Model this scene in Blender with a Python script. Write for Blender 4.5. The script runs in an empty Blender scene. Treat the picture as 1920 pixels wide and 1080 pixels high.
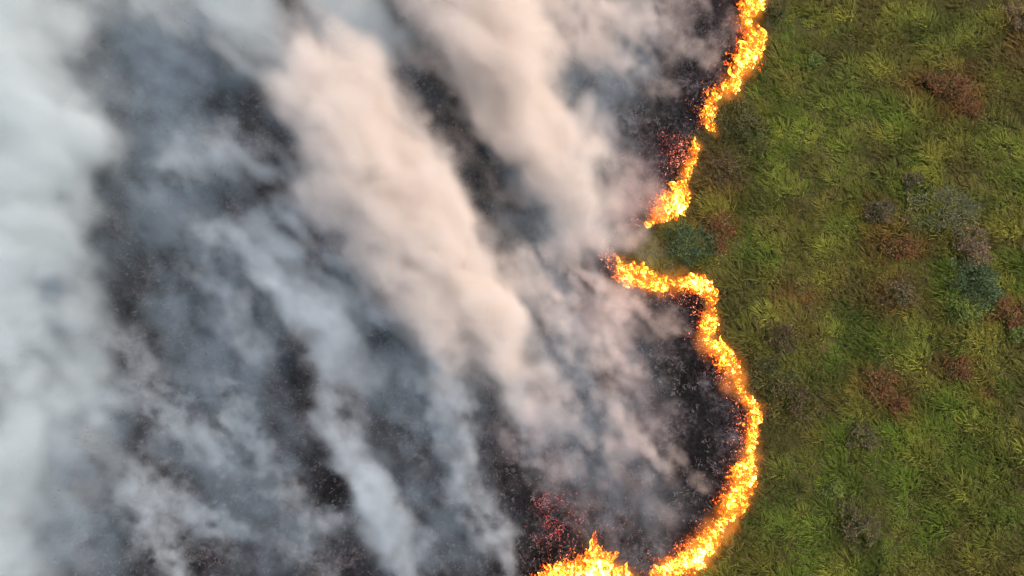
import bpy, math, random
import numpy as np
from mathutils import Vector, Matrix

S = bpy.context.scene
COL = S.collection
RNG = np.random.default_rng(7)
random.seed(7)

# ------------------------------------------------------------------ camera
TILT = math.radians(9.0)
H = 43.0
CAM = np.array((0.0, -H * math.tan(TILT), H))
LENS = 24.0
cd = bpy.data.cameras.new("camera")
cd.lens = LENS
cd.sensor_width = 36.0
cd.clip_start = 0.5
cd.clip_end = 6000.0
cam = bpy.data.objects.new("camera", cd)
cam.location = CAM
cam.rotation_euler = (TILT, 0, 0)
COL.objects.link(cam)
S.camera = cam

# ------------------------------------------------------------------ light
SUN_EL, SUN_AZ = math.radians(52.0), math.radians(62.0)      # azimuth clockwise from +Y
w = bpy.data.worlds.new("World")
S.world = w
w.use_nodes = True
nt = w.node_tree
sky = nt.nodes.new("ShaderNodeTexSky")
sky.sky_type = 'NISHITA'
sky.sun_disc = False
sky.sun_elevation = SUN_EL
sky.sun_rotation = SUN_AZ
sky.air_density = 1.3
sky.dust_density = 3.0
bg = nt.nodes["Background"]
bg.inputs["Strength"].default_value = 0.085
nt.links.new(sky.outputs[0], bg.inputs["Color"])
sd = bpy.data.lights.new("sun", 'SUN')
sd.energy = 1.5
sd.angle = math.radians(70.0)
sd.color = (1.0, 0.75, 0.60)
sun = bpy.data.objects.new("sun", sd)
dirv = Vector((math.sin(SUN_AZ) * math.cos(SUN_EL), math.cos(SUN_AZ) * math.cos(SUN_EL), math.sin(SUN_EL)))
sun.rotation_euler = dirv.to_track_quat('Z', 'Y').to_euler()
sun.location = (30, 20, 60)
COL.objects.link(sun)
vs = S.view_settings
vs.view_transform = 'Standard'
vs.look = 'None'
vs.gamma = 1.0
vs.exposure = 1.2
vs.use_curve_mapping = False
S.render.engine = 'CYCLES'
cy = S.cycles
cy.use_denoising = True
cy.volume_bounces = 4
cy.max_bounces = 8
cy.transparent_max_bounces = 24
cy.volume_step_rate = 3.0
cy.volume_max_steps = 512
cy.sample_clamp_indirect = 6.0
cy.use_adaptive_sampling = True
cy.adaptive_threshold = 0.05
cy.adaptive_min_samples = 16

# ------------------------------------------------------------------ helpers
PXW = 1920.0


def gp(px, py, z=0.0):
    """Point at height z that the photograph shows at pixel (px, py)."""
    k = 36.0 / LENS / PXW
    x = (px - 960.0) * k
    y = (540.0 - py) * k
    d = np.array((x, y * math.cos(TILT) + math.sin(TILT), y * math.sin(TILT) - math.cos(TILT)))
    t = (z - CAM[2]) / d[2]
    return CAM + d * t


def gpa(pts, z=0.0):
    return np.array([gp(p[0], p[1], z)[:2] for p in pts])


MPP = float(np.linalg.norm(gp(961, 540) - gp(960, 540)))       # metres per photo pixel in the middle


def smooth(a, b, x):
    t = np.clip((x - a) / (b - a), 0, 1)
    return t * t * (3 - 2 * t)


class Noise:
    """Tileable lattice value noise, 2D or 3D."""
    def __init__(self, seed, n=32):
        self.n = n
        self.t3 = np.random.default_rng(seed).random((n, n, n)).astype(np.float32)

    def at(self, x, y, z=0.0):
        n = self.n
        x = np.asarray(x, np.float32); y = np.asarray(y, np.float32)
        z = np.zeros_like(x) + np.float32(z) if np.isscalar(z) else np.asarray(z, np.float32)
        xi = np.floor(x); yi = np.floor(y); zi = np.floor(z)
        fx = x - xi; fy = y - yi; fz = z - zi
        fx = fx * fx * (3 - 2 * fx); fy = fy * fy * (3 - 2 * fy); fz = fz * fz * (3 - 2 * fz)
        xi = xi.astype(np.int32) % n; yi = yi.astype(np.int32) % n; zi = zi.astype(np.int32) % n
        x1 = (xi + 1) % n; y1 = (yi + 1) % n; z1 = (zi + 1) % n
        t = self.t3
        def mix(a, b, f):
            return a + (b - a) * f
        c0 = mix(mix(t[xi, yi, zi], t[x1, yi, zi], fx), mix(t[xi, y1, zi], t[x1, y1, zi], fx), fy)
        c1 = mix(mix(t[xi, yi, z1], t[x1, yi, z1], fx), mix(t[xi, y1, z1], t[x1, y1, z1], fx), fy)
        return mix(c0, c1, fz)

    def fbm(self, x, y, z=0.0, octaves=4, gain=0.5):
        s = 0.0; a = 1.0; tot = 0.0
        zz = z
        for k in range(octaves):
            s = s + a * self.at(x + 7.3 * k, y + 3.1 * k, zz)
            tot += a; a *= gain
            x = x * 2.03; y = y * 2.03; zz = zz * 2.03
        return s / tot


NZ = Noise(3)
NW = Noise(11)


def mesh_np(name, v, f, mats=(), colors=None, parent=None, fsize=3, floats=None, smooth_shade=False):
    """v (N,3), f (M,fsize) -> linked mesh object; colors (N,3) -> point colour attribute 'tint'."""
    me = bpy.data.meshes.new(name)
    v = np.ascontiguousarray(v, np.float32)
    f = np.ascontiguousarray(f, np.int32)
    me.vertices.add(len(v)); me.vertices.foreach_set("co", v.ravel())
    me.loops.add(f.size); me.loops.foreach_set("vertex_index", f.ravel())
    me.polygons.add(len(f))
    me.polygons.foreach_set("loop_start", np.arange(0, f.size, fsize, dtype=np.int32))
    me.polygons.foreach_set("loop_total", np.full(len(f), fsize, np.int32))
    if smooth_shade:
        me.polygons.foreach_set("use_smooth", np.ones(len(f), bool))
    me.update(calc_edges=True)
    if colors is not None:
        a = me.color_attributes.new("tint", 'FLOAT_COLOR', 'POINT')
        a.data.foreach_set("color", np.c_[colors, np.ones(len(v))].astype(np.float32).ravel())
    for k, val in (floats or {}).items():
        a = me.attributes.new(k, 'FLOAT', 'POINT')
        a.data.foreach_set("value", np.ascontiguousarray(val, np.float32))
    for m in mats:
        me.materials.append(m)
    o = bpy.data.objects.new(name, me)
    COL.objects.link(o)
    if parent is not None:
        o.parent = parent
    return o


def tag(o, label=None, cat=None, group=None, kind=None):
    if label: o["label"] = label
    if cat: o["category"] = cat
    if group: o["group"] = group
    if kind: o["kind"] = kind
    return o


def empty(name, loc):
    o = bpy.data.objects.new(name, None)
    o.empty_display_size = 0.3
    o.location = loc
    COL.objects.link(o)
    return o


def new_mat(name):
    m = bpy.data.materials.new(name)
    m.use_nodes = True
    m.node_tree.nodes.clear()
    out = m.node_tree.nodes.new("ShaderNodeOutputMaterial")
    return m, m.node_tree, out


def N(t, typ, **kw):
    n = t.nodes.new(typ)
    for k, v in kw.items():
        setattr(n, k, v)
    return n


def ramp(t, stops, inp=None):
    n = t.nodes.new("ShaderNodeValToRGB")
    el = n.color_ramp.elements
    while len(el) > 1:
        el.remove(el[-1])
    el[0].position = stops[0][0]; el[0].color = (*stops[0][1], 1)
    for p, c in stops[1:]:
        e = el.new(p); e.color = (*c, 1)
    if inp is not None:
        t.links.new(inp, n.inputs[0])
    return n


# ------------------------------------------------------------------ fire fronts (photo pixels: x, y, half width)
FRONTS = [
    [(1450, -70, 26), (1442, -35, 26), (1416, 8, 26), (1400, 30, 18), (1404, 48, 22), (1411, 66, 22), (1416, 84, 22), (1408, 106, 26),
     (1392, 128, 24), (1380, 148, 24), (1376, 170, 20), (1352, 172, 10), (1338, 184, 13), (1330, 210, 13),
     (1332, 234, 12), (1338, 252, 8)],
    [(1302, 263, 6), (1306, 280, 9), (1297, 306, 12), (1284, 337, 15), (1280, 368, 20), (1262, 390, 22), (1236, 408, 15),
     (1214, 426, 6)],
    [(1158, 484, 6), (1172, 508, 17), (1200, 524, 27), (1246, 536, 22), (1288, 530, 22), (1322, 540, 18), (1338, 556, 12),
     (1328, 578, 9), (1337, 604, 14), (1322, 636, 22), (1350, 655, 22), (1376, 685, 24), (1382, 716, 26), (1394, 746, 20),
     (1421, 770, 13), (1415, 795, 12), (1409, 825, 17), (1408, 855, 22), (1402, 890, 25), (1388, 926, 25), (1379, 955, 26),
     (1350, 991, 30), (1322, 1024, 30), (1296, 1052, 28), (1258, 1070, 22), (1232, 1082, 18)],
    [(1205, 1108, 20), (1170, 1078, 22), (1130, 1066, 32), (1090, 1070, 30), (1050, 1074, 18), (1015, 1098, 14)],
]


def chaikin(p, n=2):
    p = np.asarray(p, float)
    for _ in range(n):
        q = 0.75 * p[:-1] + 0.25 * p[1:]
        r = 0.25 * p[:-1] + 0.75 * p[1:]
        m = np.empty((2 * len(q), p.shape[1])); m[0::2] = q; m[1::2] = r
        p = np.vstack([p[:1], m, p[-1:]])
    return p


FR = []
for f in FRONTS:
    f = np.asarray(f, float)
    g = np.c_[gpa(f), f[:, 2] * MPP]
    FR.append(chaikin(g, 2))

# edge of the burnt ground: the outer side of the fronts, closed far away on the left
edge_px = []
BX = [(1560, -420), (1490, -170)]
for i, f in enumerate(FRONTS):
    if i < 3:
        edge_px += [(p[0] + 0.45 * p[2], p[1]) for p in f if not (i == 2 and p[1] > 1075)]
edge_px = BX + edge_px[:]
edge_px += [(1225, 1120), (1150, 1150), (1060, 1160), (980, 1190), (860, 1290), (700, 1480)]
EDGE = gpa(edge_px)
EDGE = chaikin(EDGE, 1)
POLY = np.vstack([EDGE, [(-150, -60), (-150, 90), (EDGE[0, 0], 90)]])


def in_poly(x, y, P=POLY):
    c = np.zeros(np.shape(x), bool)
    j = len(P) - 1
    for i in range(len(P)):
        xi, yi = P[i]; xj, yj = P[j]
        if yi != yj:
            c ^= ((yi > y) != (yj > y)) & (x < (xj - xi) * (y - yi) / (yj - yi) + xi)
        j = i
    return c


def poly_dist(x, y, P):
    d = np.full(np.shape(x), 1e9)
    for a, b in zip(P[:-1], P[1:]):
        ab = b - a
        L = max(ab @ ab, 1e-9)
        t = np.clip(((x - a[0]) * ab[0] + (y - a[1]) * ab[1]) / L, 0, 1)
        d = np.minimum(d, (x - a[0] - t * ab[0]) ** 2 + (y - a[1] - t * ab[1]) ** 2)
    return np.sqrt(d)


def burnt_sd(x, y):
    """signed distance: positive inside the burnt ground."""
    x = np.asarray(x, float); y = np.asarray(y, float)
    d = poly_dist(x, y, EDGE)
    return np.where(in_poly(x, y), d, -d)


def front_dist(x, y):
    return np.minimum.reduce([poly_dist(x, y, f[:, :2]) for f in FR])


def ground_z(x, y):
    return 0.5 * (NZ.fbm(np.asarray(x) * 0.05 + 3, np.asarray(y) * 0.05 + 9, 0.5, 3) - 0.5)


# ------------------------------------------------------------------ ground
def axis(lo, hi, step, far):
    core = np.arange(lo, hi + 1e-6, step)
    out = []
    s = step; p = hi
    while p < far:
        s *= 1.5; p += s; out.append(p)
    out = np.array(out)
    neg = []
    s = step; p = lo
    while p > -far:
        s *= 1.5; p -= s; neg.append(p)
    return np.r_[np.array(neg)[::-1], core, out]


gx = axis(-42, 46, 0.3, 2500)
gy = axis(-34, 38, 0.3, 2500)
GX, GY = np.meshgrid(gx, gy, indexing='ij')
sdg = burnt_sd(GX.ravel(), GY.ravel())
GZ = ground_z(GX, GY).ravel()
nx, ny = len(gx), len(gy)
idx = np.arange(nx * ny).reshape(nx, ny)
gf = np.stack([idx[:-1, :-1], idx[1:, :-1], idx[1:, 1:], idx[:-1, 1:]], -1).reshape(-1, 4)
wob = (NZ.fbm(GX.ravel() * 0.9, GY.ravel() * 0.9, 2.5, 3) - 0.5) * 0.9
burn = smooth(-0.25, 0.35, sdg + wob)

mg, t, out = new_mat("soil_and_char")
bs = N(t, "ShaderNodeBsdfPrincipled"); bs.inputs["Roughness"].default_value = 0.95
bs.inputs["Specular IOR Level"].default_value = 0.1
at = N(t, "ShaderNodeAttribute", attribute_name="burnt")
tc = N(t, "ShaderNodeNewGeometry")
n1 = N(t, "ShaderNodeTexNoise"); n1.inputs["Scale"].default_value = 1.3; n1.inputs["Detail"].default_value = 8
n2 = N(t, "ShaderNodeTexNoise"); n2.inputs["Scale"].default_value = 3.6; n2.inputs["Detail"].default_value = 6; n2.inputs["Roughness"].default_value = 0.75
n3 = N(t, "ShaderNodeTexNoise"); n3.inputs["Scale"].default_value = 0.4; n3.inputs["Detail"].default_value = 3
for n in (n1, n2, n3):
    t.links.new(tc.outputs["Position"], n.inputs["Vector"])
soil = ramp(t, [(0.3, (0.05, 0.05, 0.018)), (0.6, (0.085, 0.080, 0.028)), (0.8, (0.12, 0.09, 0.045))], n1.outputs[0])
add = N(t, "ShaderNodeMath", operation='MULTIPLY_ADD')
t.links.new(n3.outputs[0], add.inputs[0]); add.inputs[1].default_value = 0.8; t.links.new(n2.outputs[0], add.inputs[2])
chr_ = N(t, "ShaderNodeMapRange"); t.links.new(add.outputs[0], chr_.inputs[0]); chr_.inputs[1].default_value = 0.62; chr_.inputs[2].default_value = 1.25
char = ramp(t, [(0.15, (0.005, 0.005, 0.006)), (0.42, (0.013, 0.012, 0.013)), (0.60, (0.036, 0.033, 0.035)), (0.80, (0.085, 0.079, 0.083)), (1.0, (0.15, 0.14, 0.148))], chr_.outputs[0])
mx = N(t, "ShaderNodeMix", data_type='RGBA')
t.links.new(at.outputs["Fac"], mx.inputs[0]); t.links.new(soil.outputs[0], mx.inputs[6]); t.links.new(char.outputs[0], mx.inputs[7])
t.links.new(mx.outputs[2], bs.inputs["Base Color"])
bp = N(t, "ShaderNodeBump"); bp.inputs["Strength"].default_value = 0.6; bp.inputs["Distance"].default_value = 0.15
t.links.new(n2.outputs[0], bp.inputs["Height"]); t.links.new(bp.outputs[0], bs.inputs["Normal"])
t.links.new(bs.outputs[0], out.inputs["Surface"])
g = mesh_np("ground", np.c_[GX.ravel(), GY.ravel(), GZ], gf, [mg], fsize=4, floats={"burnt": burn}, smooth_shade=True)
tag(g, "grassland soil on the right, black charred soil behind the fire on the left", None, None, "structure")


# ------------------------------------------------------------------ foliage material (colour per vertex)
def tint_mat(name, rough=0.75, trans=0.25):
    m, t, out = new_mat(name)
    a = N(t, "ShaderNodeAttribute", attribute_name="tint")
    b = N(t, "ShaderNodeBsdfPrincipled"); b.inputs["Roughness"].default_value = rough
    b.inputs["Specular IOR Level"].default_value = 0.2
    t.links.new(a.outputs["Color"], b.inputs["Base Color"])
    if trans > 0:
        tr = N(t, "ShaderNodeBsdfTranslucent"); t.links.new(a.outputs["Color"], tr.inputs["Color"])
        ms = N(t, "ShaderNodeMixShader"); ms.inputs[0].default_value = trans
        t.links.new(b.outputs[0], ms.inputs[1]); t.links.new(tr.outputs[0], ms.inputs[2])
        t.links.new(ms.outputs[0], out.inputs["Surface"])
    else:
        t.links.new(b.outputs[0], out.inputs["Surface"])
    return m


M_GRASS = tint_mat("grass_blades", 0.7, 0.3)
M_LEAF = tint_mat("shrub_leaves", 0.6, 0.25)
M_WOOD = tint_mat("shrub_stems", 0.9, 0.0)
M_CHAR = tint_mat("charred_stalks", 0.9, 0.0)


def blades(base, dirs, length, width, droop, col0, col1):
    """Curved tapering blades: base (n,3), dirs (n,3) unit, droop (n,) -> verts, tris, colours. 5 verts, 3 tris each."""
    n = len(base)
    side = np.cross(dirs, np.array((0, 0, 1.0)) + 0.05 * RNG.standard_normal((n, 3)))
    side /= np.linalg.norm(side, axis=1, keepdims=True) + 1e-9
    hor = dirs * np.array((1, 1, 0)); hor /= np.linalg.norm(hor, axis=1, keepdims=True) + 1e-9
    L = length[:, None]; W = width[:, None] * side
    mid = base + dirs * L * 0.55
    tip = mid + (dirs * (1 - droop[:, None]) + hor * droop[:, None] * 0.9 + np.array((0, 0, -0.35)) * droop[:, None]) * L * 0.5
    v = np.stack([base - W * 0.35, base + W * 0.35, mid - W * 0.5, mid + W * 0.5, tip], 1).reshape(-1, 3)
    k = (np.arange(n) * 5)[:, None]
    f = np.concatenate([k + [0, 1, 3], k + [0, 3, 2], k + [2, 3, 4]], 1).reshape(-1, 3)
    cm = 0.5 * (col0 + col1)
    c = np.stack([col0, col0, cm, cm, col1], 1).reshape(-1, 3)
    return v, f, c


# colour patches of the grassland (photo pixels: x, y, rx, ry, kind)
RUSSET = [(1785, 170, 62, 42), (1720, 165, 40, 25), (1800, 205, 45, 25), (1665, 450, 45, 40), (1720, 470, 35, 22), (1640, 405, 25, 25), (1640, 715, 50, 24),
          (1680, 755, 40, 22), (1893, 588, 38, 26), (1795, 692, 36, 20), (1345, 430, 40, 36), (1350, 335, 48, 42), (1680, 545, 38, 34),
          (1850, 745, 30, 20), (1500, 560, 45, 20), (1905, 60, 26, 60)]
GREENS = [(1760, 60, 90, 45), (1560, 200, 70, 90), (1880, 280, 50, 70), (1820, 870, 90, 60), (1500, 1010, 60, 40), (1700, 640, 60, 40),
          (1440, 330, 60, 60), (1870, 960, 70, 60), (1590, 300, 50, 60), (1740, 900, 60, 50)]
DARK = [(1345, 270, 70, 60), (1440, 60, 50, 60), (1460, 700, 60, 60), (1440, 900, 60, 110), (1600, 980, 70, 60), (1560, 130, 50, 50), (1390, 560, 50, 60)]


def patch(x, y, lst, soft=0.6):
    r = np.zeros_like(x)
    for px, py, rx, ry in lst:
        c = gp(px, py)
        d = np.sqrt(((x - c[0]) / (rx * MPP)) ** 2 + ((y - c[1]) / (ry * MPP)) ** 2)
        r = np.maximum(r, 1 - smooth(1 - soft, 1 + soft, d))
    return r


def grass_colour(x, y, jitter):
    n = len(x)
    a = NZ.fbm(x * 0.28, y * 0.28, 4.4, 3)
    b = NZ.fbm(x * 0.8 + 11, y * 0.8, 8.1, 3)
    olive = np.array((0.135, 0.125, 0.026)); green = np.array((0.105, 0.150, 0.020)); yel = np.array((0.230, 0.225, 0.038))
    brown = np.array((0.140, 0.105, 0.036)); rus = np.array((0.190, 0.080, 0.028)); deep = np.array((0.075, 0.088, 0.024))
    c = olive + (green - olive) * smooth(0.40, 0.62, a)[:, None]
    c = c + (yel - c) * (0.75 * smooth(0.50, 0.72, b))[:, None]
    c = c + (brown - c) * (0.7 * smooth(0.56, 0.30, b) * smooth(0.6, 0.4, a))[:, None]
    wn = (NW.fbm(x * 1.1, y * 1.1, 1.2, 3) - 0.5) * 1.4
    g_ = np.clip(patch(x, y, GREENS, 0.8) + wn * 0.6 * (patch(x, y, GREENS, 0.9) > 0), 0, 1)
    c = c + (green * 1.15 - c) * (0.6 * g_)[:, None]
    d_ = patch(x, y, DARK, 0.9)
    c = c + (deep - c) * (0.6 * d_)[:, None]
    r0 = patch(x, y, RUSSET, 0.7)
    r_ = np.clip(r0 * 1.2 + wn * (r0 > 0.03), 0, 1)
    c = c + (rus - c) * (0.62 * r_)[:, None]
    sc = smooth(-1.3, -0.1, burnt_sd(x, y) + wn * 0.5)
    c = c + (np.array((0.10, 0.07, 0.028)) - c) * (0.9 * sc)[:, None]
    c = c * np.array((0.93, 0.99, 0.78)) * (0.93 + 0.75 * (smooth(0.3, 0.7, NW.fbm(x * 0.75 + 5, y * 0.75, 3.3, 3)) - 0.2))[:, None]
    return c * (1 + jitter * RNG.standard_normal(n))[:, None].clip(0.5, 1.7)


WIND = np.array((-0.74, 0.67))       # the wind blows to the upper left


def make_grass():
    V, F, C, off = [], [], [], 0
    # tussocks: crowns about a metre apart
    x0, x1, y0, y1 = 4.0, 46.0, -33.0, 36.0
    s = 0.40
    X, Y = np.meshgrid(np.arange(x0, x1, s), np.arange(y0, y1, s), indexing='ij')
    X = X.ravel() + RNG.uniform(-0.45, 0.45, X.size) * s * 1.3
    Y = Y.ravel() + RNG.uniform(-0.45, 0.45, Y.size) * s * 1.3
    sd = burnt_sd(X, Y) + (NZ.fbm(X * 0.9, Y * 0.9, 2.5, 3) - 0.5) * 0.9
    keep = sd < 0.1
    far = (X > 35.5) | (Y < -24) | (Y > 26)
    keep &= ~far | (RNG.random(len(X)) < 0.35)
    X, Y = X[keep], Y[keep]
    nt_ = len(X)
    size = np.clip(RNG.lognormal(0, 0.35, nt_), 0.5, 2.0) * (0.75 + 0.6 * NW.fbm(X * 0.35, Y * 0.35, 6, 2))
    base_c = grass_colour(X, Y, 0.16)
    nb = (30 * size).astype(int).clip(12, 50)
    k = np.repeat(np.arange(nt_), nb)
    n = len(k)
    ang = RNG.uniform(0, 2 * np.pi, n)
    rad = np.sqrt(RNG.random(n))
    r = rad * 0.25 * size[k]
    bx = X[k] + r * np.cos(ang); by = Y[k] + r * np.sin(ang)
    base = np.c_[bx, by, ground_z(bx, by) - 0.02]
    tilt = 0.25 + 0.75 * rad + 0.15 * RNG.standard_normal(n)
    lean = 0.8
    d = np.c_[np.cos(ang) * np.sin(tilt) + WIND[0] * lean, np.sin(ang) * np.sin(tilt) + WIND[1] * lean, np.cos(tilt) + 0.25]
    d /= np.linalg.norm(d, axis=1, keepdims=True)
    L = 0.44 * size[k] * RNG.uniform(0.6, 1.15, n)
    Wd = 0.036 * (0.7 + 0.5 * RNG.random(n)) * np.sqrt(size[k])
    bc = base_c[k] * RNG.uniform(0.8, 1.2, n)[:, None]
    dead = RNG.random(n) < 0.14
    bc[dead] = bc[dead] * 0.45 + np.array((0.16, 0.12, 0.05)) * 0.6
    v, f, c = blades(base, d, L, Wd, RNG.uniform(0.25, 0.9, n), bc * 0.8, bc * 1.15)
    return v, f, c


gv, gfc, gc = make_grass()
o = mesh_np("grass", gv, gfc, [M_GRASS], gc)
tag(o, "thick green and olive grass covering the unburnt ground right of the fire", "grass", None, "stuff")
print("grass tris", len(gfc))


# ------------------------------------------------------------------ charred stubble, ash, embers
def scatter(n, x0, x1, y0, y1, lo=0.2):
    x = RNG.uniform(x0, x1, n); y = RNG.uniform(y0, y1, n)
    sd = burnt_sd(x, y)
    k = sd > lo
    return x[k], y[k], sd[k]


def make_stubble():
    x, y, sd = scatter(34000, -40, 17, -30, 33, -0.3)
    dens = NZ.fbm(x * 0.35, y * 0.35, 5.1, 3)
    k = RNG.random(len(x)) < smooth(0.3, 0.62, dens)
    x, y, sd = x[k], y[k], sd[k]
    nb = 5
    kk = np.repeat(np.arange(len(x)), nb)
    n = len(kk)
    a = RNG.uniform(0, 2 * np.pi, n); tl = RNG.uniform(0.2, 1.25, n)
    d = np.c_[np.cos(a) * np.sin(tl), np.sin(a) * np.sin(tl), np.cos(tl)]
    bx = x[kk] + 0.06 * RNG.standard_normal(n); by = y[kk] + 0.06 * RNG.standard_normal(n)
    base = np.c_[bx, by, ground_z(bx, by) - 0.01]
    tone = np.where(RNG.random(len(x)) < 0.35, 0.075, 0.014) * RNG.uniform(0.6, 1.5, len(x))
    c = tone[kk][:, None] * np.array((1.0, 0.96, 0.98))
    return blades(base, d, RNG.uniform(0.12, 0.4, n), RNG.uniform(0.04, 0.08, n), RNG.uniform(0, 0.6, n), c * 0.8, c)


v, f, c = make_stubble()
o = mesh_np("charred_stubble", v, f, [M_CHAR], c)
tag(o, "black and ash grey burnt grass stubble on the charred ground behind the fire", "burnt stubble", None, "stuff")


def chips(x, y, z, r, c, lift=0.3):
    """small bent four-sided flakes"""
    n = len(x)
    a = RNG.uniform(0, 2 * np.pi, n)
    asp = RNG.uniform(0.35, 0.9, n)
    u = np.c_[np.cos(a), np.sin(a), RNG.uniform(-lift, lift, n)] * r[:, None]
    w_ = np.c_[-np.sin(a), np.cos(a), RNG.uniform(-lift, lift, n)] * (r * asp)[:, None]
    p = np.c_[x, y, z]
    top = p + np.c_[np.zeros(n), np.zeros(n), r * 0.5]
    v = np.stack([p - u, p - w_, p + u, p + w_, top], 1).reshape(-1, 3)
    k = (np.arange(n) * 5)[:, None]
    f = np.concatenate([k + [0, 1, 4], k + [1, 2, 4], k + [2, 3, 4], k + [3, 0, 4]], 1).reshape(-1, 3)
    return v, f, np.repeat(c, 5, 0)


x, y, sd = scatter(60000, -40, 17, -30, 33, 0.3)
k = RNG.random(len(x)) < smooth(0.42, 0.66, NW.fbm(x * 0.5, y * 0.5, 2.2, 3)) * (0.25 + 0.75 * smooth(0.4, 3.5, sd))
x, y, sd = x[k], y[k], sd[k]
tone = RNG.uniform(0.03, 0.10, len(x))
v, f, c = chips(x, y, ground_z(x, y) + 0.03, np.clip(RNG.lognormal(-2.75, 0.5, len(x)), 0.025, 0.2), tone[:, None] * np.array((1.0, 0.97, 1.0)))
o = mesh_np("ash_flakes", v, f, [M_CHAR], c)
tag(o, "pale grey ash flakes scattered on the black charred ground", "ash", None, "stuff")

# embers
me_, t, out = new_mat("glowing_embers")
a = N(t, "ShaderNodeAttribute", attribute_name="tint")
e = N(t, "ShaderNodeEmission"); e.inputs["Strength"].default_value = 1.0
t.links.new(a.outputs["Color"], e.inputs["Color"]); t.links.new(e.outputs[0], out.inputs["Surface"])
M_EMBER = me_
me_.cycles.emission_sampling = 'NONE'
ex, ey = [], []
for fi, f in enumerate(FR):
    n = [4200, 3600, 9500, 2600][fi]
    seg = RNG.integers(0, len(f) - 1, n); tt = RNG.random(n)[:, None]
    p = f[seg] * (1 - tt) + f[seg + 1] * tt
    back = np.abs(RNG.standard_normal(n)) * (0.8 if fi != 1 else 1.2) + 0.1
    side = 0.3 * RNG.standard_normal(n)
    dirb = np.array((-0.95, 0.25))
    ex.append(p[:, 0] + dirb[0] * back + side * 0.3); ey.append(p[:, 1] + dirb[1] * back + side)
for (px, py, rx, ry, n) in ((1040, 950, 30, 50, 520), (1020, 930, 20, 15, 60), (1055, 1005, 55, 40, 800), (1100, 1005, 50, 40, 500), (1200, 300, 55, 35, 160), (1250, 280, 40, 20, 120), (1310, 200, 14, 12, 60), (1240, 330, 45, 50, 300), (1275, 560, 25, 12, 120)):
    p = gp(px, py)
    n = int(n * 2.0)
    ex.append(p[0] + rx * MPP * 0.7 * RNG.standard_normal(n)); ey.append(p[1] + ry * MPP * 0.7 * RNG.standard_normal(n))
ex = np.concatenate(ex); ey = np.concatenate(ey)
k = (burnt_sd(ex, ey) > 0.05) & (RNG.random(len(ex)) < 0.15 + 0.55 * smooth(0.44, 0.70, NZ.fbm(ex * 1.3, ey * 1.3, 9.7, 4)))
ex, ey = ex[k], ey[k]
fd = front_dist(ex, ey)
hot = np.clip(1.2 - fd * 0.5, 0.15, 1) * RNG.uniform(0.3, 1.0, len(ex)) ** 1.5
cc = np.array((0.28, 0.055, 0.050)) + (hot ** 2)[:, None] * np.array((1.5, 0.42, 0.09))
cc = cc * (0.3 + 2.4 * RNG.random(len(ex)) ** 4)[:, None] * np.array((1.0, 1.15, 1.2))
aa = RNG.uniform(0, 2 * np.pi, len(ex)); tl = RNG.uniform(0.5, 1.5, len(ex))
dd = np.c_[np.cos(aa) * np.sin(tl), np.sin(aa) * np.sin(tl), np.cos(tl)]
v, f, c = blades(np.c_[ex, ey, ground_z(ex, ey) + 0.02], dd, RNG.uniform(0.05, 0.19, len(ex)), RNG.uniform(0.014, 0.042, len(ex)), RNG.uniform(0, 0.6, len(ex)), cc, cc * 0.75)
o = mesh_np("embers", v, f, [M_EMBER], c)
tag(o, "glowing red and orange embers on the burnt ground just behind the flames", "embers", None, "stuff")


# ------------------------------------------------------------------ flames
mf, t, out = new_mat("flame")
ah = N(t, "ShaderNodeAttribute", attribute_name="rise")
ar = N(t, "ShaderNodeAttribute", attribute_name="core")
geo = N(t, "ShaderNodeTexCoord")
mp = N(t, "ShaderNodeMapping"); mp.inputs["Scale"].default_value = (3.4, 3.4, 2.4)
gpos = N(t, "ShaderNodeNewGeometry"); t.links.new(gpos.outputs["Position"], mp.inputs[0])
nz = N(t, "ShaderNodeTexNoise"); nz.inputs["Scale"].default_value = 1.0; nz.inputs["Detail"].default_value = 5; nz.inputs["Roughness"].default_value = 0.55; nz.inputs["Distortion"].default_value = 0.8
oi = N(t, "ShaderNodeObjectInfo")
va = N(t, "ShaderNodeVectorMath", operation='ADD')
cmb = N(t, "ShaderNodeCombineXYZ")
ml = N(t, "ShaderNodeMath", operation='MULTIPLY'); ml.inputs[1].default_value = 0.35
t.links.new(oi.outputs["Random"], ml.inputs[0])
for i in range(3): t.links.new(ml.outputs[0], cmb.inputs[i])
t.links.new(mp.outputs[0], va.inputs[0]); t.links.new(cmb.outputs[0], va.inputs[1])
t.links.new(va.outputs[0], nz.inputs["Vector"])
# heat = core + noise - rise
m1 = N(t, "ShaderNodeMath", operation='MULTIPLY_ADD'); t.links.new(nz.outputs[0], m1.inputs[0]); m1.inputs[1].default_value = 2.7; m1.inputs[2].default_value = -1.12
m2 = N(t, "ShaderNodeMath", operation='MULTIPLY_ADD'); t.links.new(ah.outputs["Fac"], m2.inputs[0]); m2.inputs[1].default_value = -0.75; t.links.new(m1.outputs[0], m2.inputs[2])
m3 = N(t, "ShaderNodeMath", operation='ADD'); nl = N(t, "ShaderNodeTexNoise"); nl.inputs["Scale"].default_value = 0.75; nl.inputs["Detail"].default_value = 2; t.links.new(gpos.outputs["Position"], nl.inputs["Vector"])
ml2 = N(t, "ShaderNodeMath", operation='MULTIPLY_ADD'); t.links.new(nl.outputs[0], ml2.inputs[0]); ml2.inputs[1].default_value = 2.0; ml2.inputs[2].default_value = -1.10
m25 = N(t, "ShaderNodeMath", operation='ADD'); t.links.new(m2.outputs[0], m25.inputs[0]); t.links.new(ml2.outputs[0], m25.inputs[1])
t.links.new(m25.outputs[0], m3.inputs[0]); t.links.new(ar.outputs["Fac"], m3.inputs[1])
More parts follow.
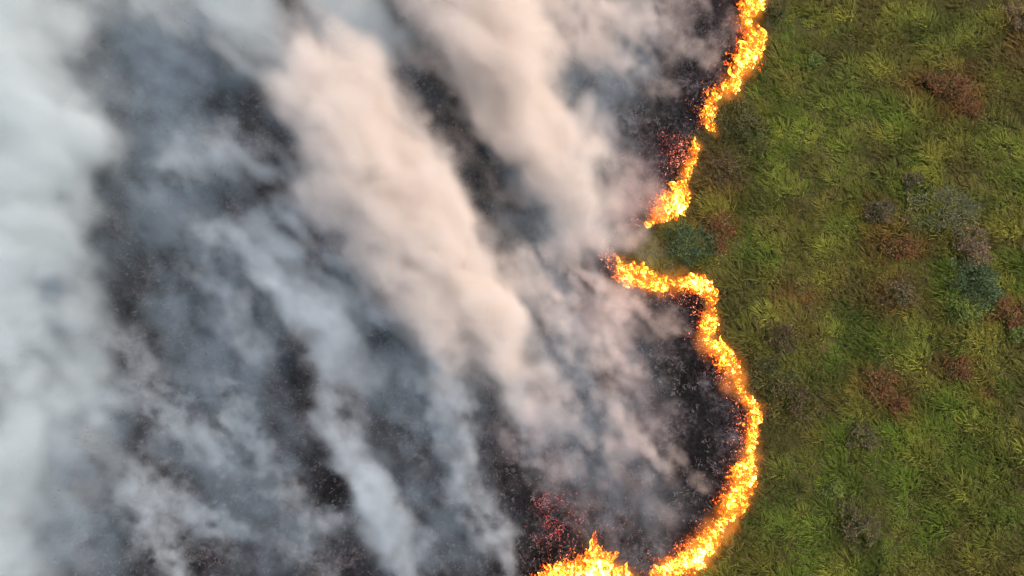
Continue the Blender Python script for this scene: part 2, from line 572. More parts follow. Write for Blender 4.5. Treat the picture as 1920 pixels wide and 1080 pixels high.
colr = ramp(t, [(0.0, (0.16, 0.012, 0.008)), (0.22, (0.50, 0.045, 0.010)), (0.42, (1.0, 0.17, 0.012)), (0.58, (1.0, 0.34, 0.02)), (0.75, (1.0, 0.54, 0.06)), (1.0, (1.0, 0.72, 0.17))], m3.outputs[0])
stg = N(t, "ShaderNodeMapRange"); t.links.new(m3.outputs[0], stg.inputs[0]); stg.inputs[1].default_value = 0.1; stg.inputs[2].default_value = 1.0; stg.inputs[3].default_value = 0.45; stg.inputs[4].default_value = 2.8
em = N(t, "ShaderNodeEmission"); t.links.new(colr.outputs[0], em.inputs["Color"]); t.links.new(stg.outputs[0], em.inputs["Strength"])
tr = N(t, "ShaderNodeBsdfTransparent")
al = N(t, "ShaderNodeMapRange"); t.links.new(m3.outputs[0], al.inputs[0]); al.inputs[1].default_value = 0.0; al.inputs[2].default_value = 0.30
ms = N(t, "ShaderNodeMixShader"); t.links.new(al.outputs[0], ms.inputs[0]); t.links.new(tr.outputs[0], ms.inputs[1]); t.links.new(em.outputs[0], ms.inputs[2])
t.links.new(ms.outputs[0], out.inputs["Surface"])
M_FLAME = mf
mf.use_backface_culling = False


def tongue(seed, sides=7, rings=10):
    """One flame tongue, unit height, base at the origin, wavering and tapering to a curled tip."""
    r = np.random.default_rng(seed)
    ph = r.uniform(0, 6.28, 6)
    V, rise, core = [], [], []
    for i in range(rings):
        u = i / (rings - 1)
        rad = 0.25 * (0.65 + 1.2 * u) * (1 - u) ** 0.8 * (1 + 0.25 * math.sin(9 * u + ph[2])) if u < 1 else 0.0
        rad = max(rad, 0.004)
        cx = 0.22 * u * math.sin(ph[0] + 4.5 * u) + 0.06 * math.sin(ph[1] + 11 * u)
        cyy = 0.22 * u * math.sin(ph[2] + 4.0 * u) + 0.06 * math.sin(ph[3] + 10 * u)
        for j in range(sides):
            a = 2 * math.pi * j / sides + 1.2 * u
            q = rad * (1 + 0.38 * math.sin(2 * a + ph[4] + 3 * u) + 0.22 * math.sin(3 * a + ph[5] - 5 * u))
            V.append((cx + q * math.cos(a), cyy + 0.75 * q * math.sin(a), u))
            rise.append(u)
            core.append(0.62 + 0.18 * math.sin(a * 2 + ph[1]))
    F = []
    for i in range(rings - 1):
        for j in range(sides):
            a0 = i * sides + j; a1 = i * sides + (j + 1) % sides
            F.append((a0, a1, a1 + sides)); F.append((a0, a1 + sides, a0 + sides))
    return np.array(V), np.array(F), np.array(rise), np.array(core)


TONGUES = [tongue(100 + i) for i in range(10)]
TMESH = []
for i, (v, f, ri, co) in enumerate(TONGUES):
    ob = mesh_np("flame", v, f, [M_FLAME], None, None, 3, {"rise": ri, "core": co + 0.12}, True)
    TMESH.append(ob.data)
    bpy.data.objects.remove(ob)


def lean_matrix(p, h, w_, lean, yaw, az):
    """tongue matrix: scale, spin, then tip over toward az by lean."""
    sc = Matrix.Diagonal((w_, w_, h, 1))
    ax = Vector((-math.sin(az), math.cos(az), 0))
    return Matrix.Translation(p) @ Matrix.Rotation(lean, 4, ax) @ Matrix.Rotation(yaw, 4, 'Z') @ sc


FIRE_ROOT = []
FRONT_LABELS = [
    ("upper line of yellow flames winding down from the top edge of the photo", [100, 620]),
    ("short separate line of flames standing below the top line, ending at the smoky gap", [64, 450]),
    ("longest line of flames, curving round the bulge of black ground to the bottom edge", [210, 1900]),
    ("low broad blaze of orange flames at the bottom edge, under the red embers", [50, 260]),
]
for fi, f in enumerate(FR):
    root = empty("fire_front", (float(f[len(f) // 2, 0]), float(f[len(f) // 2, 1]), 0.0))
    tag(root, FRONT_LABELS[fi][0], "flames", "lines of flame along the edge of the burnt ground")
    inv = Matrix.Translation(-root.location)
    segl = np.linalg.norm(np.diff(f[:, :2], axis=0), axis=1)
    f = f.copy()
    f[:, 2] *= 0.4 + 1.0 * smooth(0.3, 0.7, NZ.fbm(f[:, 0] * 0.9, f[:, 1] * 0.9, 7.7, 2))
    f[:, 2] *= 0.9 if fi == 3 else 0.74
    if fi == 2:
        f[:, 2] *= 1 - 0.22 * smooth(-6, -12, f[:, 1])
    cum = np.r_[0, np.cumsum(segl)]
    nbig, nsmall = FRONT_LABELS[fi][1]
    big_w = np.r_[0, np.cumsum(segl * (f[:-1, 2] + f[1:, 2]) / 2)]

    def pick(u):
        s = np.interp(u * big_w[-1], big_w, cum)
        return np.array([np.interp(s, cum, f[:, i]) for i in range(3)]).T
    blaze = (fi == 3)
    # big tongues: one object each
    us = (np.arange(nbig) + RNG.random(nbig)) / nbig
    P = pick(us)
    for i in range(nbig):
        hw = P[i, 2]
        off = RNG.uniform(-0.55, 0.75) * hw
        x_ = P[i, 0] + off * 0.9 + hw * 0.2; y_ = P[i, 1] + RNG.uniform(-0.7, 0.5) * hw
        h = hw * RNG.uniform(0.8, 2.0) * (1.2 if blaze else 1) + 0.25
        wd = min(h * RNG.uniform(0.6, 1.0), hw * 1.5)
        az = math.atan2(0.55, -0.9) + RNG.normal(0, 0.30) if not blaze else math.radians(100) + RNG.normal(0, 0.25)
        fl = bpy.data.objects.new("flame", TMESH[RNG.integers(len(TMESH))])
        COL.objects.link(fl)
        fl.parent = root
        fl.matrix_local = inv @ lean_matrix(Vector((x_, y_, ground_z(x_, y_) + 0.0)), h, wd, RNG.uniform(0.45, 1.05), RNG.uniform(0, 6.28), az)
    # small tongues: joined
    V, F, R_, C_ = [], [], [], []
    offv = 0
    P = pick(RNG.random(nsmall))
    for i in range(nsmall):
        v, ff, ri, co = TONGUES[RNG.integers(len(TONGUES))]
        hw = P[i, 2]
        q = RNG.uniform(-1.7, 1.0)
        x_ = P[i, 0] + q * hw; y_ = P[i, 1] + RNG.uniform(-0.8, 0.8) * hw - 0.1 * q * hw
        h = RNG.uniform(0.25, 0.8) * (0.6 + 0.6 * hw)
        az = math.atan2(0.55, -0.9) + RNG.normal(0, 0.4) if not blaze else math.radians(100) + RNG.normal(0, 0.4)
        M = np.array(inv @ lean_matrix(Vector((x_, y_, ground_z(x_, y_))), h, h * RNG.uniform(0.5, 0.9), RNG.uniform(0.3, 1.1), RNG.uniform(0, 6.28), az))
        V.append(v @ M[:3, :3].T + M[:3, 3]); F.append(ff + offv); offv += len(v)
        R_.append(ri); C_.append(co - 0.06 - max(0.0, -q) * 0.40 - (0.12 if q > 0.75 else 0.0))
    sm = mesh_np("small_flames", np.vstack(V), np.vstack(F), [M_FLAME], None, root, 3, {"rise": np.concatenate(R_), "core": np.concatenate(C_)}, True)
    sm["kind"] = "stuff"
    FIRE_ROOT.append(root)


# ------------------------------------------------------------------ shrubs
def make_shrub(name, label, cat, px, py, rpx, hgt, cols, leaf=0.10, nclump=60, per=22, gap=0.25, stemcol=(0.05, 0.04, 0.03), twigs=0, group=None):
    c = gp(px, py)
    r = rpx * MPP
    root = empty(name, (float(c[0]), float(c[1]), float(ground_z(c[0], c[1]))))
    tag(root, label, cat, group)
    # clump centres on a lumpy dome
    n = nclump
    a = RNG.uniform(0, 2 * np.pi, n); rr = np.sqrt(RNG.random(n))
    lob = 1 + 0.28 * np.sin(2 * a + RNG.uniform(0, 6)) + 0.15 * np.sin(3 * a + RNG.uniform(0, 6)) + 0.1 * np.sin(5 * a + RNG.uniform(0, 6))
    cx = r * rr * np.cos(a) * lob; cyy = r * rr * np.sin(a) * lob
    cz = hgt * (np.sqrt(np.clip(1.05 - rr ** 2, 0, 1)) * RNG.uniform(0.55, 1.0, n)) + 0.08
    keep = RNG.random(n) > gap * 0.6
    cx, cyy, cz = cx[keep], cyy[keep], cz[keep]
    n = len(cx)
    k = np.repeat(np.arange(n), per)
    m = len(k)
    cs = r * 0.20
    p = np.c_[cx[k], cyy[k], cz[k]] + RNG.standard_normal((m, 3)) * np.array((cs, cs, cs * 0.6)) * 0.62
    p[:, 2] = np.maximum(p[:, 2], 0.03)
    d = p - np.c_[cx[k], cyy[k], cz[k] - cs]
    d = d + 0.4 * RNG.standard_normal((m, 3)) * cs
    d /= np.linalg.norm(d, axis=1, keepdims=True) + 1e-9
    cols = np.array(cols)
    cc = cols[RNG.integers(len(cols), size=n)][k] * RNG.uniform(0.7, 1.35, m)[:, None] * (0.8 + 0.4 * RNG.random(n))[k][:, None]
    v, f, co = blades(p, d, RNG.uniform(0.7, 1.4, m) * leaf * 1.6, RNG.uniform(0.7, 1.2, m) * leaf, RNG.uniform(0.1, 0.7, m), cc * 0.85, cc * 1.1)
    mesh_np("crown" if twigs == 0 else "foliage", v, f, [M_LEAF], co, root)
    # stems
    ns = 6 + twigs
    V, F, C_ = [], [], []
    off = 0
    for i in range(ns):
        j = RNG.integers(n)
        tip = np.array((cx[j], cyy[j], cz[j])) * (1.0 if i < 6 else RNG.uniform(1.0, 1.12))
        mid = tip * np.array((0.45, 0.45, 0.6)) + RNG.normal(0, 0.05, 3)
        rad = 0.035 if i < 6 else 0.022
        pts = [np.zeros(3), mid, tip]
        for q, pp in enumerate(pts):
            for s_ in range(4):
                aa = s_ * math.pi / 2
                V.append(pp + np.array((math.cos(aa), math.sin(aa), 0.2 * math.sin(aa))) * rad * (1 - 0.38 * q))
        for q in range(2):
            for s_ in range(4):
                a0 = off + q * 4 + s_; a1 = off + q * 4 + (s_ + 1) % 4
                F += [(a0, a1, a1 + 4), (a0, a1 + 4, a0 + 4)]
        off += 12
    V = np.array(V)
    mesh_np("stems", V, np.array(F), [M_WOOD], np.tile(np.array(stemcol), (len(V), 1)), root)
    return root


TEAL = [(0.056, 0.102, 0.053), (0.078, 0.132, 0.062), (0.046, 0.078, 0.046)]
GREY = [(0.139, 0.155, 0.078), (0.116, 0.139, 0.078), (0.186, 0.171, 0.085)]
TAN = [(0.202, 0.147, 0.085), (0.155, 0.116, 0.070), (0.248, 0.186, 0.109)]
OLIVE = [(0.093, 0.101, 0.034), (0.070, 0.085, 0.031), (0.124, 0.116, 0.039)]
BROWN = [(0.116, 0.078, 0.046), (0.093, 0.070, 0.046), (0.155, 0.101, 0.054)]
RUS = [(0.202, 0.070, 0.025), (0.155, 0.062, 0.031), (0.232, 0.109, 0.039), (0.139, 0.078, 0.031)]
LIME = [(0.202, 0.248, 0.046), (0.155, 0.217, 0.046), (0.124, 0.171, 0.046)]
PURP = [(0.13, 0.11, 0.055), (0.105, 0.095, 0.045), (0.15, 0.125, 0.07), (0.12, 0.13, 0.04)]
TEAL = [(0.075, 0.125, 0.05), (0.09, 0.14, 0.06), (0.06, 0.10, 0.045)]
RUS = [(0.20, 0.085, 0.032), (0.17, 0.08, 0.035), (0.22, 0.12, 0.045), (0.15, 0.11, 0.04)]
BROWN = [(0.13, 0.09, 0.05), (0.11, 0.085, 0.045), (0.15, 0.11, 0.05), (0.10, 0.10, 0.035)]
SHR = [
    ("shrub", "dark teal green shrub beside the gap in the flame line", 1290, 458, 40, 1.1, TEAL, 0),
    ("shrub", "large grey green dome shaped shrub with tan tufts, topmost of the shrub group", 1762, 402, 56, 1.1, GREY, 0),
    ("shrub", "pale tan shrub joining the grey green shrub to the teal green shrub", 1818, 470, 34, 0.9, TAN, 6),
    ("shrub", "large teal green shrub below the pale tan shrub", 1818, 532, 44, 1.2, TEAL, 0),
    ("shrub", "small yellow green shrub at the lower edge of the teal green shrub", 1806, 580, 32, 0.7, LIME, 4),
    ("shrub", "dark olive shrub close to the second flame line's upper tip", 1388, 240, 46, 0.9, OLIVE, 6),
    ("shrub", "wide brown withered shrub right of the second flame line", 1352, 322, 44, 0.8, BROWN, 8),
    ("shrub", "olive green twiggy shrub right of the bulging flame line", 1446, 700, 42, 0.8, OLIVE, 8),
    ("shrub", "dark brown twiggy shrub beside the outermost bulge of the flame line", 1486, 752, 38, 0.7, BROWN, 14),
    ("shrub", "grey brown withered shrub with bare twigs in the middle of the grassland", 1682, 545, 36, 0.8, PURP, 16),
    ("shrub", "small purplish grey shrub in the grass below the middle russet strip", 1612, 815, 24, 0.6, PURP, 8),
    ("shrub", "small brownish shrub in the olive grass right of the flame line's neck", 1462, 632, 28, 0.6, BROWN, 6),
    ("shrub", "sparse grey shrub with bare twigs near the bottom of the grassland", 1606, 985, 36, 0.7, PURP, 16),
    ("shrub", "greyish brown shrub in the top corner of the grassland", 1908, 34, 34, 0.9, TAN, 8),
    ("shrub", "reddish brown shrub right of the dark teal shrub", 1348, 432, 30, 0.7, RUS, 4),
    ("shrub", "tiny purplish shrub in yellow grass above the grey green dome shrub", 1705, 343, 17, 0.5, PURP, 4),
    ("shrub", "dark green shrub right of the topmost flames", 1446, 30, 28, 0.8, OLIVE, 0),
    ("shrub", "purple brown shrub between russet grass and the big grey green dome shrub", 1642, 400, 26, 0.7, PURP, 6),
    ("dry_bush", "big russet dry bush in the largest red brown patch near the top", 1790, 172, 34, 0.7, RUS, 6),
    ("dry_bush", "smaller russet dry bush left of the biggest russet bush", 1748, 160, 24, 0.6, RUS, 4),
    ("dry_bush", "low russet dry bush under the biggest russet bush", 1815, 204, 24, 0.5, RUS, 4),
    ("dry_bush", "orange brown dry bush left of the pale tan shrub", 1684, 462, 30, 0.6, RUS, 6),
    ("dry_bush", "russet dry bush at the edge of the photo below the teal green shrub", 1895, 590, 30, 0.6, RUS, 6),
    ("dry_bush", "long russet dry bush on the lower reddish strip in mid grassland", 1642, 722, 30, 0.5, RUS, 4),
    ("dry_bush", "small russet dry bush at the low end of the reddish strip", 1682, 756, 20, 0.4, RUS, 4),
    ("dry_bush", "small russet dry bush by itself below the teal shrub group", 1796, 692, 24, 0.5, RUS, 4),
    ("leafy_plant", "small bright yellow green plant under the russet bush at the photo's edge", 1902, 622, 15, 0.5, LIME, 0),
    ("leafy_plant", "bright yellow green plant in the grass right of the top flame line", 1525, 118, 16, 0.5, LIME, 0),
    ("leafy_plant", "pale lime green plant at the foot of the photo near the sparse grey shrub", 1562, 918, 15, 0.5, LIME, 0),
]
for nm, lab, px, py, rp, hg, cl, tw in SHR:
    ncl = int(30 + rp * 1.3)
    make_shrub(nm, lab, nm.replace("_", " "), px, py, rp, hg, cl, leaf=0.085 if rp > 20 else 0.07, nclump=ncl, per=20, twigs=tw,
               gap=0.35 if nm != 'dry_bush' and tw < 8 else 0.9)


# ------------------------------------------------------------------ smoke
def smoke_mat(name, col, dens=1.0, aniso=0.0, glow=None):
    m, t, out = new_mat(name)
    if glow:
        at = N(t, "ShaderNodeAttribute", attribute_name="density")
        em = N(t, "ShaderNodeEmission"); em.inputs["Color"].default_value = (*col, 1)
        ml = N(t, "ShaderNodeMath", operation='MULTIPLY'); ml.inputs[1].default_value = glow
        t.links.new(at.outputs["Fac"], ml.inputs[0]); t.links.new(ml.outputs[0], em.inputs["Strength"])
        t.links.new(em.outputs[0], out.inputs["Volume"])
        return m
    pv = N(t, "ShaderNodeVolumePrincipled")
    pv.inputs["Color"].default_value = (*col, 1)
    pv.inputs["Density"].default_value = dens
    pv.inputs["Density Attribute"].default_value = "density"
    pv.inputs["Anisotropy"].default_value = aniso
    t.links.new(pv.outputs[0], out.inputs["Volume"])
    return m


def volume_group(name, mn, mx_, res, mat):
    ng = bpy.data.node_groups.new(name, 'GeometryNodeTree')
    ng.interface.new_socket("Geometry", in_out='INPUT', socket_type='NodeSocketGeometry')
    ng.interface.new_socket("Geometry", in_out='OUTPUT', socket_type='NodeSocketGeometry')
    L = ng.links.new
    gi = ng.nodes.new("NodeGroupInput"); go = ng.nodes.new("NodeGroupOutput")
    pos = ng.nodes.new("GeometryNodeInputPosition")
    sub = ng.nodes.new("ShaderNodeVectorMath"); sub.operation = 'SUBTRACT'; sub.inputs[1].default_value = mn
    L(pos.outputs[0], sub.inputs[0])
    mul = ng.nodes.new("ShaderNodeVectorMath"); mul.operation = 'MULTIPLY'
    mul.inputs[1].default_value = [(res[i] - 1) / (mx_[i] - mn[i]) for i in range(3)]
    L(sub.outputs[0], mul.inputs[0])
    ad = ng.nodes.new("ShaderNodeVectorMath"); ad.operation = 'ADD'; ad.inputs[1].default_value = (0.5, 0.5, 0.5)
    L(mul.outputs[0], ad.inputs[0])
    fl = ng.nodes.new("ShaderNodeVectorMath"); fl.operation = 'FLOOR'; L(ad.outputs[0], fl.inputs[0])
    sp = ng.nodes.new("ShaderNodeSeparateXYZ"); L(fl.outputs[0], sp.inputs[0])
    a = ng.nodes.new("ShaderNodeMath"); a.operation = 'MULTIPLY_ADD'; L(sp.outputs[2], a.inputs[0]); a.inputs[1].default_value = res[1]; L(sp.outputs[1], a.inputs[2])
    b = ng.nodes.new("ShaderNodeMath"); b.operation = 'MULTIPLY_ADD'; L(a.outputs[0], b.inputs[0]); b.inputs[1].default_value = res[0]; L(sp.outputs[0], b.inputs[2])
    na = ng.nodes.new("GeometryNodeInputNamedAttribute"); na.data_type = 'FLOAT'; na.inputs[0].default_value = "dens"
    si = ng.nodes.new("GeometryNodeSampleIndex"); si.data_type = 'FLOAT'; si.domain = 'POINT'
    L(gi.outputs[0], si.inputs["Geometry"])
    vs_ = [s for s in si.inputs if s.name == "Value" and s.enabled][0]
    L(na.outputs[0], vs_); L(b.outputs[0], si.inputs["Index"])
    vc = ng.nodes.new("GeometryNodeVolumeCube")
    vo = [s for s in si.outputs if s.enabled][0]
    L(vo, vc.inputs["Density"])
    vc.inputs["Background"].default_value = 0.0
    vc.inputs["Min"].default_value = mn; vc.inputs["Max"].default_value = mx_
    for i, k in enumerate("XYZ"):
        vc.inputs["Resolution " + k].default_value = res[i]
    sm = ng.nodes.new("GeometryNodeSetMaterial"); sm.inputs["Material"].default_value = mat
    L(vc.outputs[0], sm.inputs[0]); L(sm.outputs[0], go.inputs[0])
    return ng


WD = np.array((-0.58, 0.72, 0.38)); WD /= np.linalg.norm(WD)      # drift of the smoke
BREAK = Noise(21); WARP = [Noise(31), Noise(32), Noise(33)]


def make_smoke(name, label, strokes, col, vox=0.2, nscale=0.55, erode=1.0, warp=1.0, stretch=0.72, detail=5, mult=1.0, kind="stuff", cat="smoke", group=None, glow=None, pts=None, parent=None, lump=1.0):
    """strokes: lists of (px, py, height m, radius m, density per m), swept into a drifting column of smoke."""
    segs = []
    for st in strokes:
        q = np.array([np.r_[gp(s[0], s[1], s[2]), s[3], s[4]] for s in st])
        if len(q) == 1:
            q = np.vstack([q, q + np.array((0.01, 0, 0, 0, 0))])
        if len(q) > 2:
            q = chaikin(q, 1)
        segs += list(zip(q[:-1], q[1:]))
    if pts is not None:
        segs = list(zip(pts[:-1], pts[1:]))
    A = np.array([np.minimum(a[:3] - a[3] * 1.6, b[:3] - b[3] * 1.6) for a, b in segs]).min(0) - warp * 1.2
    B = np.array([np.maximum(a[:3] + a[3] * 1.6, b[:3] + b[3] * 1.6) for a, b in segs]).max(0) + warp * 1.2
    A[2] = max(A[2], 0.0)
    res = np.ceil((B - A) / np.array((vox, vox, vox * 1.3))).astype(int) + 1
    B = A + (res - 1) * np.array((vox, vox, vox * 1.3))
    xs, ys, zs = [np.linspace(A[i], B[i], res[i], dtype=np.float32) for i in range(3)]
    Z, Y, X = np.meshgrid(zs, ys, xs, indexing='ij')
    # advected noise space: stretched along the drift
    s = X * WD[0] + Y * WD[1] + Z * WD[2]
    k = -(1 - stretch)
    NXc = (X + k * s * WD[0]) * nscale; NYc = (Y + k * s * WD[1]) * nscale; NZc = (Z + k * s * WD[2]) * nscale
    wv = [WARP[i].fbm(NXc * 0.8 + 5 * i, NYc * 0.8, NZc * 0.8, 3) - 0.5 for i in range(3)]
    PX = X + warp * 4.5 * wv[0]; PY = Y + warp * 4.5 * wv[1]; PZ = Z + warp * 2.5 * wv[2]
    D = np.zeros_like(X)
    for a, b in segs:
        R = max(a[3], b[3]) * 1.6 + warp * 1.6
        lo = np.minimum(a[:3], b[:3]) - R; hi = np.maximum(a[:3], b[:3]) + R
        ix = slice(*np.searchsorted(xs, (lo[0], hi[0]))); iy = slice(*np.searchsorted(ys, (lo[1], hi[1]))); iz = slice(*np.searchsorted(zs, (lo[2], hi[2])))
        px, py, pz = PX[iz, iy, ix], PY[iz, iy, ix], PZ[iz, iy, ix]
        if px.size == 0:
            continue
        ab = (b - a)[:3]
        LL = max(ab @ ab, 1e-9)
        tt = np.clip(((px - a[0]) * ab[0] + (py - a[1]) * ab[1] + (pz - a[2]) * ab[2]) / LL, 0, 1)
        rr = a[3] + (b[3] - a[3]) * tt
        dd = np.sqrt((px - a[0] - tt * ab[0]) ** 2 + (py - a[1] - tt * ab[1]) ** 2 + (pz - a[2] - tt * ab[2]) ** 2) / rr
        prof = np.clip((np.exp(-1.5 * dd * dd) - 0.03) * 1.05, 0, 1) * (a[4] + (b[4] - a[4]) * tt)
        D[iz, iy, ix] = np.maximum(D[iz, iy, ix], prof)
    br = BREAK.fbm(NXc * 1.5 + wv[1] * 1.5, NYc * 1.5 + wv[2] * 1.5, NZc * 1.5 + wv[0] * 1.5, detail, 0.58)
    # billows: noise eats the thin edges first
    br = smooth(0.24, 0.76, br)
    big = smooth(0.3, 0.7, BREAK.fbm(NXc * 0.55 + 9, NYc * 0.55 + 4, NZc * 0.55, 2))
    lev = D / (np.array([max(a[4], b[4]) for a, b in segs]).max() + 1e-9)
    e = lev + erode * (0.65 * (br - 0.5) + 0.45 * (big - 0.5)) * (1.15 - 0.6 * lev)
    e = np.where(lev > 0.0, e, 0)
    dens = D * smooth(0.10, 0.75, e) * (1 + lump * (1.3 * br - 0.65)) * mult * smooth(0.0, 0.6, Z + 0.35)
    dens[dens < 0.004] = 0
    dens[0] *= 0; dens[-1] *= 0; dens[:, 0] *= 0; dens[:, -1] *= 0; dens[:, :, 0] *= 0; dens[:, :, -1] *= 0
    me = bpy.data.meshes.new(name)
    v = np.stack([X, Y, Z], -1).reshape(-1, 3).astype(np.float32)
    me.vertices.add(len(v)); me.vertices.foreach_set("co", v.ravel())
    at = me.attributes.new("dens", 'FLOAT', 'POINT'); at.data.foreach_set("value", dens.ravel().astype(np.float32))
    m = smoke_mat(name, col, glow=glow)
    me.materials.append(m)
    o = bpy.data.objects.new(name, me)
    COL.objects.link(o)
    if parent is not None:
        o.parent = parent
        o.matrix_parent_inverse = Matrix.Translation(-parent.location)
    md = o.modifiers.new("grid", 'NODES')
    md.node_group = volume_group(name, [float(q) for q in A], [float(q) for q in B], [int(q) for q in res], m)
    tag(o, label, cat, group, kind)
    print(name, res, v.shape[0] / 1e6, "M voxels", "max", float(dens.max()))
    return o


PINK = (0.995, 0.915, 0.85); PEACH = (0.999, 0.935, 0.87); GREYS = (0.85, 0.92, 0.925); BLUE = (0.86, 0.935, 0.965); VEIL = (0.66, 0.82, 0.93); MAUVE = (0.97, 0.86, 0.83)  # PINK, PEACH: warm sunlight put into albedo; BLUE, VEIL: sky-lit shade plus own scatter
G = "smoke columns drifting from the fire"
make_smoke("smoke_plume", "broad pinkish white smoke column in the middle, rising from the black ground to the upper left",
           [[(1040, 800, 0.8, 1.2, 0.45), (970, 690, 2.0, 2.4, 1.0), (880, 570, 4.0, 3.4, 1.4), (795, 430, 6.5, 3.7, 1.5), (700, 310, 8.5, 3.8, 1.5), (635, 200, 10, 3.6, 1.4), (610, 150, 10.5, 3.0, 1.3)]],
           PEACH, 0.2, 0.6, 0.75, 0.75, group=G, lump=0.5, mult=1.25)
make_smoke("smoke_plume", "warm beige smoke column drifting from the gap in the flames up to the top edge",
           [[(1160, 480, 0.8, 1.0, 0.4), (1110, 430, 1.8, 1.9, 0.8), (1050, 340, 3.2, 2.8, 1.1), (1000, 240, 5, 3.4, 1.15), (955, 130, 7, 3.7, 1.15), (900, 40, 9, 3.9, 1.1), (850, -70, 11, 4.0, 1.1)],
            [(1255, 480, 0.5, 0.6, 0.4), (1200, 450, 1.1, 1.0, 0.5), (1120, 420, 2.0, 1.5, 0.6)]],
           PEACH, 0.2, 0.6, 0.75, 0.75, group=G, lump=0.5, mult=1.25)
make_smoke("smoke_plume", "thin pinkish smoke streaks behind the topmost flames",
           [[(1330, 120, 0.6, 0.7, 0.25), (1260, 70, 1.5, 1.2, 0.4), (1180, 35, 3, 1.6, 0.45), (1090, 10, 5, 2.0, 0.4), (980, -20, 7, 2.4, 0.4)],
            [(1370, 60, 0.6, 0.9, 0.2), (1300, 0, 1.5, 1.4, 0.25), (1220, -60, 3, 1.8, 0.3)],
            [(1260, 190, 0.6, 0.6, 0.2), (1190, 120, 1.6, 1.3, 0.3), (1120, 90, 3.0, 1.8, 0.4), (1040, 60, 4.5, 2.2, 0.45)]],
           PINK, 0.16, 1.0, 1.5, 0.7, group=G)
make_smoke("smoke_bank", "dense pale grey smoke bank along the left edge",
           [[(-80, 1150, 4, 5, 0.5), (-40, 850, 5, 5.5, 0.55), (-30, 680, 6, 4.5, 0.6), (0, 500, 7, 4.3, 0.9), (30, 330, 8, 4.8, 1.0), (-20, 150, 9, 4.8, 0.9), (-60, -40, 10, 5.5, 0.8)],
            [(230, 830, 3, 2.8, 0.3), (140, 720, 4, 3.6, 0.45), (20, 620, 5, 4, 0.5)],
            [(150, 900, 2.5, 2.8, 0.3), (60, 900, 4, 4, 0.45)], [(80, 1060, 2.5, 2.8, 0.3), (0, 1000, 4, 4, 0.45)]],
           GREYS, 0.28, 0.45, 0.9, 1.2, group=G, mult=0.8)
make_smoke("smoke_bank", "grey smoke bank across the top edge, left of the beige column",
           [[(560, 150, 6, 2.0, 0.4), (480, 110, 7, 2.8, 0.55), (450, 10, 8, 2.8, 0.5), (410, -80, 9, 3.4, 0.55)],
            [(720, 70, 7, 2.0, 0.4), (640, 10, 8, 2.6, 0.5), (580, -80, 9, 3.2, 0.5)],
            [(330, 30, 7.5, 1.8, 0.25), (270, -20, 8, 2.2, 0.34), (150, -60, 9, 3, 0.4)]],
           GREYS, 0.26, 0.42, 0.8, 1.0, group=G)
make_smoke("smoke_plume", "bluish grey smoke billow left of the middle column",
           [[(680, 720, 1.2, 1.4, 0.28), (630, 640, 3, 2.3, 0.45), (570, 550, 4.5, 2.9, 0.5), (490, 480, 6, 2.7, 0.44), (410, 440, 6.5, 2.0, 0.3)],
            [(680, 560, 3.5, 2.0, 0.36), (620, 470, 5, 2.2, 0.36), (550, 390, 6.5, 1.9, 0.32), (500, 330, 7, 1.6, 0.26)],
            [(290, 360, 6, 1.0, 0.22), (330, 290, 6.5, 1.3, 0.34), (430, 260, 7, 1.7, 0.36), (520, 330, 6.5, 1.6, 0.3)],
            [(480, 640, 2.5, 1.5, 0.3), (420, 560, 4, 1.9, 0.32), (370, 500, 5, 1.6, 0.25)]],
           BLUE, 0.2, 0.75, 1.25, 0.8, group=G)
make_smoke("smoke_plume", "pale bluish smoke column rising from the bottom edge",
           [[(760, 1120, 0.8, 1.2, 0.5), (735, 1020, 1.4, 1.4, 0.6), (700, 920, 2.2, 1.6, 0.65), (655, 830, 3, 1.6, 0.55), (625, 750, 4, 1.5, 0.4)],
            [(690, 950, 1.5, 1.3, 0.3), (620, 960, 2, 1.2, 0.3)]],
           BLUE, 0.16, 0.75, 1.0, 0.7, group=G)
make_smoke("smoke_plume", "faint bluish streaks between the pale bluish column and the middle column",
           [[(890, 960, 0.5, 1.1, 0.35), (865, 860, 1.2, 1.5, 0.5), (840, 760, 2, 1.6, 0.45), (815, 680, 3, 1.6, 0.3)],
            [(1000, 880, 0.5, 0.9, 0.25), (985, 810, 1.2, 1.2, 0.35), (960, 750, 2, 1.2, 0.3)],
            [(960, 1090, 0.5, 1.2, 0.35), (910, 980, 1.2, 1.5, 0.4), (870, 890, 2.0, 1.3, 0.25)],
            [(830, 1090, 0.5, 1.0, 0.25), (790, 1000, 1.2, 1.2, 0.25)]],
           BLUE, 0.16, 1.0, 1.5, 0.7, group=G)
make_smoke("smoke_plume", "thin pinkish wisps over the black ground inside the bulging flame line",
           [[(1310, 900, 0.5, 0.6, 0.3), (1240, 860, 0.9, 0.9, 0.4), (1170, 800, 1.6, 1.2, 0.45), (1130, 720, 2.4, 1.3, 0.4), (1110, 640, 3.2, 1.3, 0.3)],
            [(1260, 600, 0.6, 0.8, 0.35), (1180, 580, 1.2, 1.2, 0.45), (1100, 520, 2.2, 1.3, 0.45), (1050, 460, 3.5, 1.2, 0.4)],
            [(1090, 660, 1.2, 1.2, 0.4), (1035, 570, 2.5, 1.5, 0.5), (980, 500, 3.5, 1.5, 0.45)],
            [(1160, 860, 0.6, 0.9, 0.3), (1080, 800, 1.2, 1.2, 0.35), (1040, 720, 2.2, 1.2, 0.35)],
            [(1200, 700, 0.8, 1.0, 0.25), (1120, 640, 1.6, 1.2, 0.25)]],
           PINK, 0.15, 1.1, 1.6, 0.7, group=G)
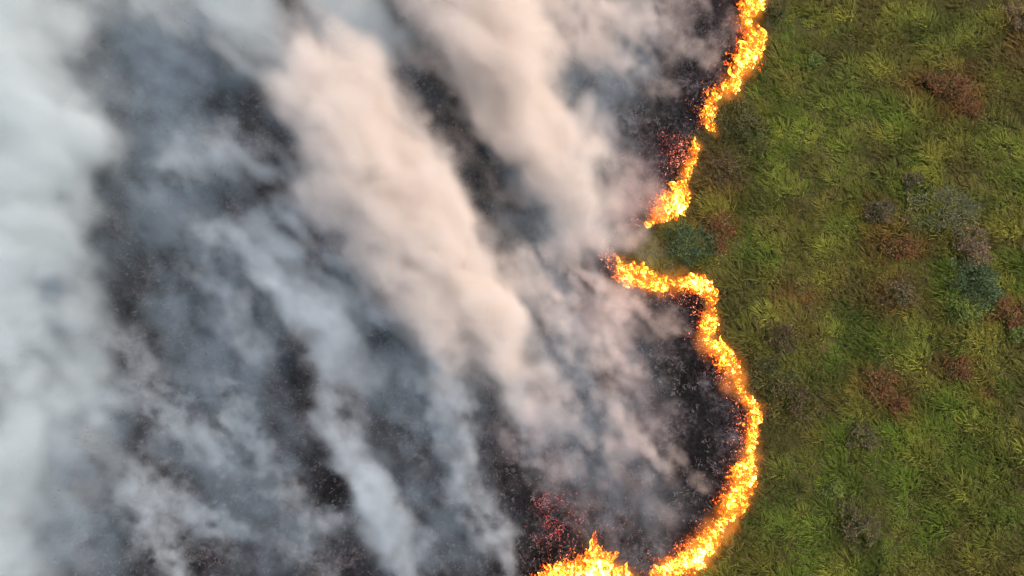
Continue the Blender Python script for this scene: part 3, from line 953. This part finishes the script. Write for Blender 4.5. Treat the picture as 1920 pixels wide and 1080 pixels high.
make_smoke("smoke_plume", "small curling bluish wisps over the dark ground left of the pale bluish column",
           [[(520, 900, 0.5, 0.7, 0.25), (480, 820, 1.2, 0.9, 0.4), (440, 750, 2, 0.9, 0.4), (400, 700, 2.5, 0.8, 0.25)],
            [(460, 1000, 0.6, 1.2, 0.25), (380, 970, 1.5, 1.2, 0.32), (310, 940, 2.5, 1.3, 0.34), (270, 890, 3.2, 1.2, 0.26)],
            [(430, 880, 1, 1.1, 0.25), (350, 810, 2, 1.5, 0.3), (290, 730, 3, 1.5, 0.22), (230, 640, 4, 1.5, 0.16)],
            [(340, 1090, 1, 1.4, 0.3), (300, 1000, 2, 1.6, 0.34), (250, 920, 3, 1.6, 0.25)],
            [(600, 1080, 0.8, 1.2, 0.22), (560, 1000, 1.4, 1.3, 0.26), (540, 920, 2, 1.2, 0.18)]],
           BLUE, 0.13, 1.5, 2.0, 0.6, group=G, mult=1.2)
make_smoke("smoke_veil", "thin mauve smoke veil close behind the flame lines",
           [[(1230, 940, 0.5, 1.8, 0.13), (1160, 860, 0.8, 2.4, 0.2), (1180, 730, 0.8, 2.4, 0.2), (1150, 620, 1.0, 2.6, 0.24), (1080, 560, 1.4, 3.0, 0.26)],
            [(1320, 90, 0.6, 1.5, 0.14), (1240, 60, 0.8, 2.0, 0.16)], [(1150, 260, 1.0, 1.8, 0.16), (1180, 390, 1.0, 2.0, 0.3)],
            [(1120, 940, 0.6, 2.0, 0.16), (1060, 860, 1.0, 2.6, 0.2), (1000, 780, 1.6, 2.6, 0.2)]],
           MAUVE, 0.18, 1.1, 1.9, 0.8)
# added glow volume round each flame line, imitating its orange halo and bloom
for fi, f in enumerate(FR):
    f2 = chaikin(FRONTS[fi], 1)
    p = np.c_[np.array([gp(q[0] - 0.1 * q[2], q[1], 0.45) for q in f2]), f2[:, 2] * MPP * 1.25, np.ones(len(f2))]
    make_smoke("flame_halo", None, [], (1.0, 0.26, 0.03), 0.14, 1.6, 0.5, 0.25, glow=0.30, pts=p, parent=FIRE_ROOT[fi], kind="stuff", cat=None)
# low veil lying over the burnt ground
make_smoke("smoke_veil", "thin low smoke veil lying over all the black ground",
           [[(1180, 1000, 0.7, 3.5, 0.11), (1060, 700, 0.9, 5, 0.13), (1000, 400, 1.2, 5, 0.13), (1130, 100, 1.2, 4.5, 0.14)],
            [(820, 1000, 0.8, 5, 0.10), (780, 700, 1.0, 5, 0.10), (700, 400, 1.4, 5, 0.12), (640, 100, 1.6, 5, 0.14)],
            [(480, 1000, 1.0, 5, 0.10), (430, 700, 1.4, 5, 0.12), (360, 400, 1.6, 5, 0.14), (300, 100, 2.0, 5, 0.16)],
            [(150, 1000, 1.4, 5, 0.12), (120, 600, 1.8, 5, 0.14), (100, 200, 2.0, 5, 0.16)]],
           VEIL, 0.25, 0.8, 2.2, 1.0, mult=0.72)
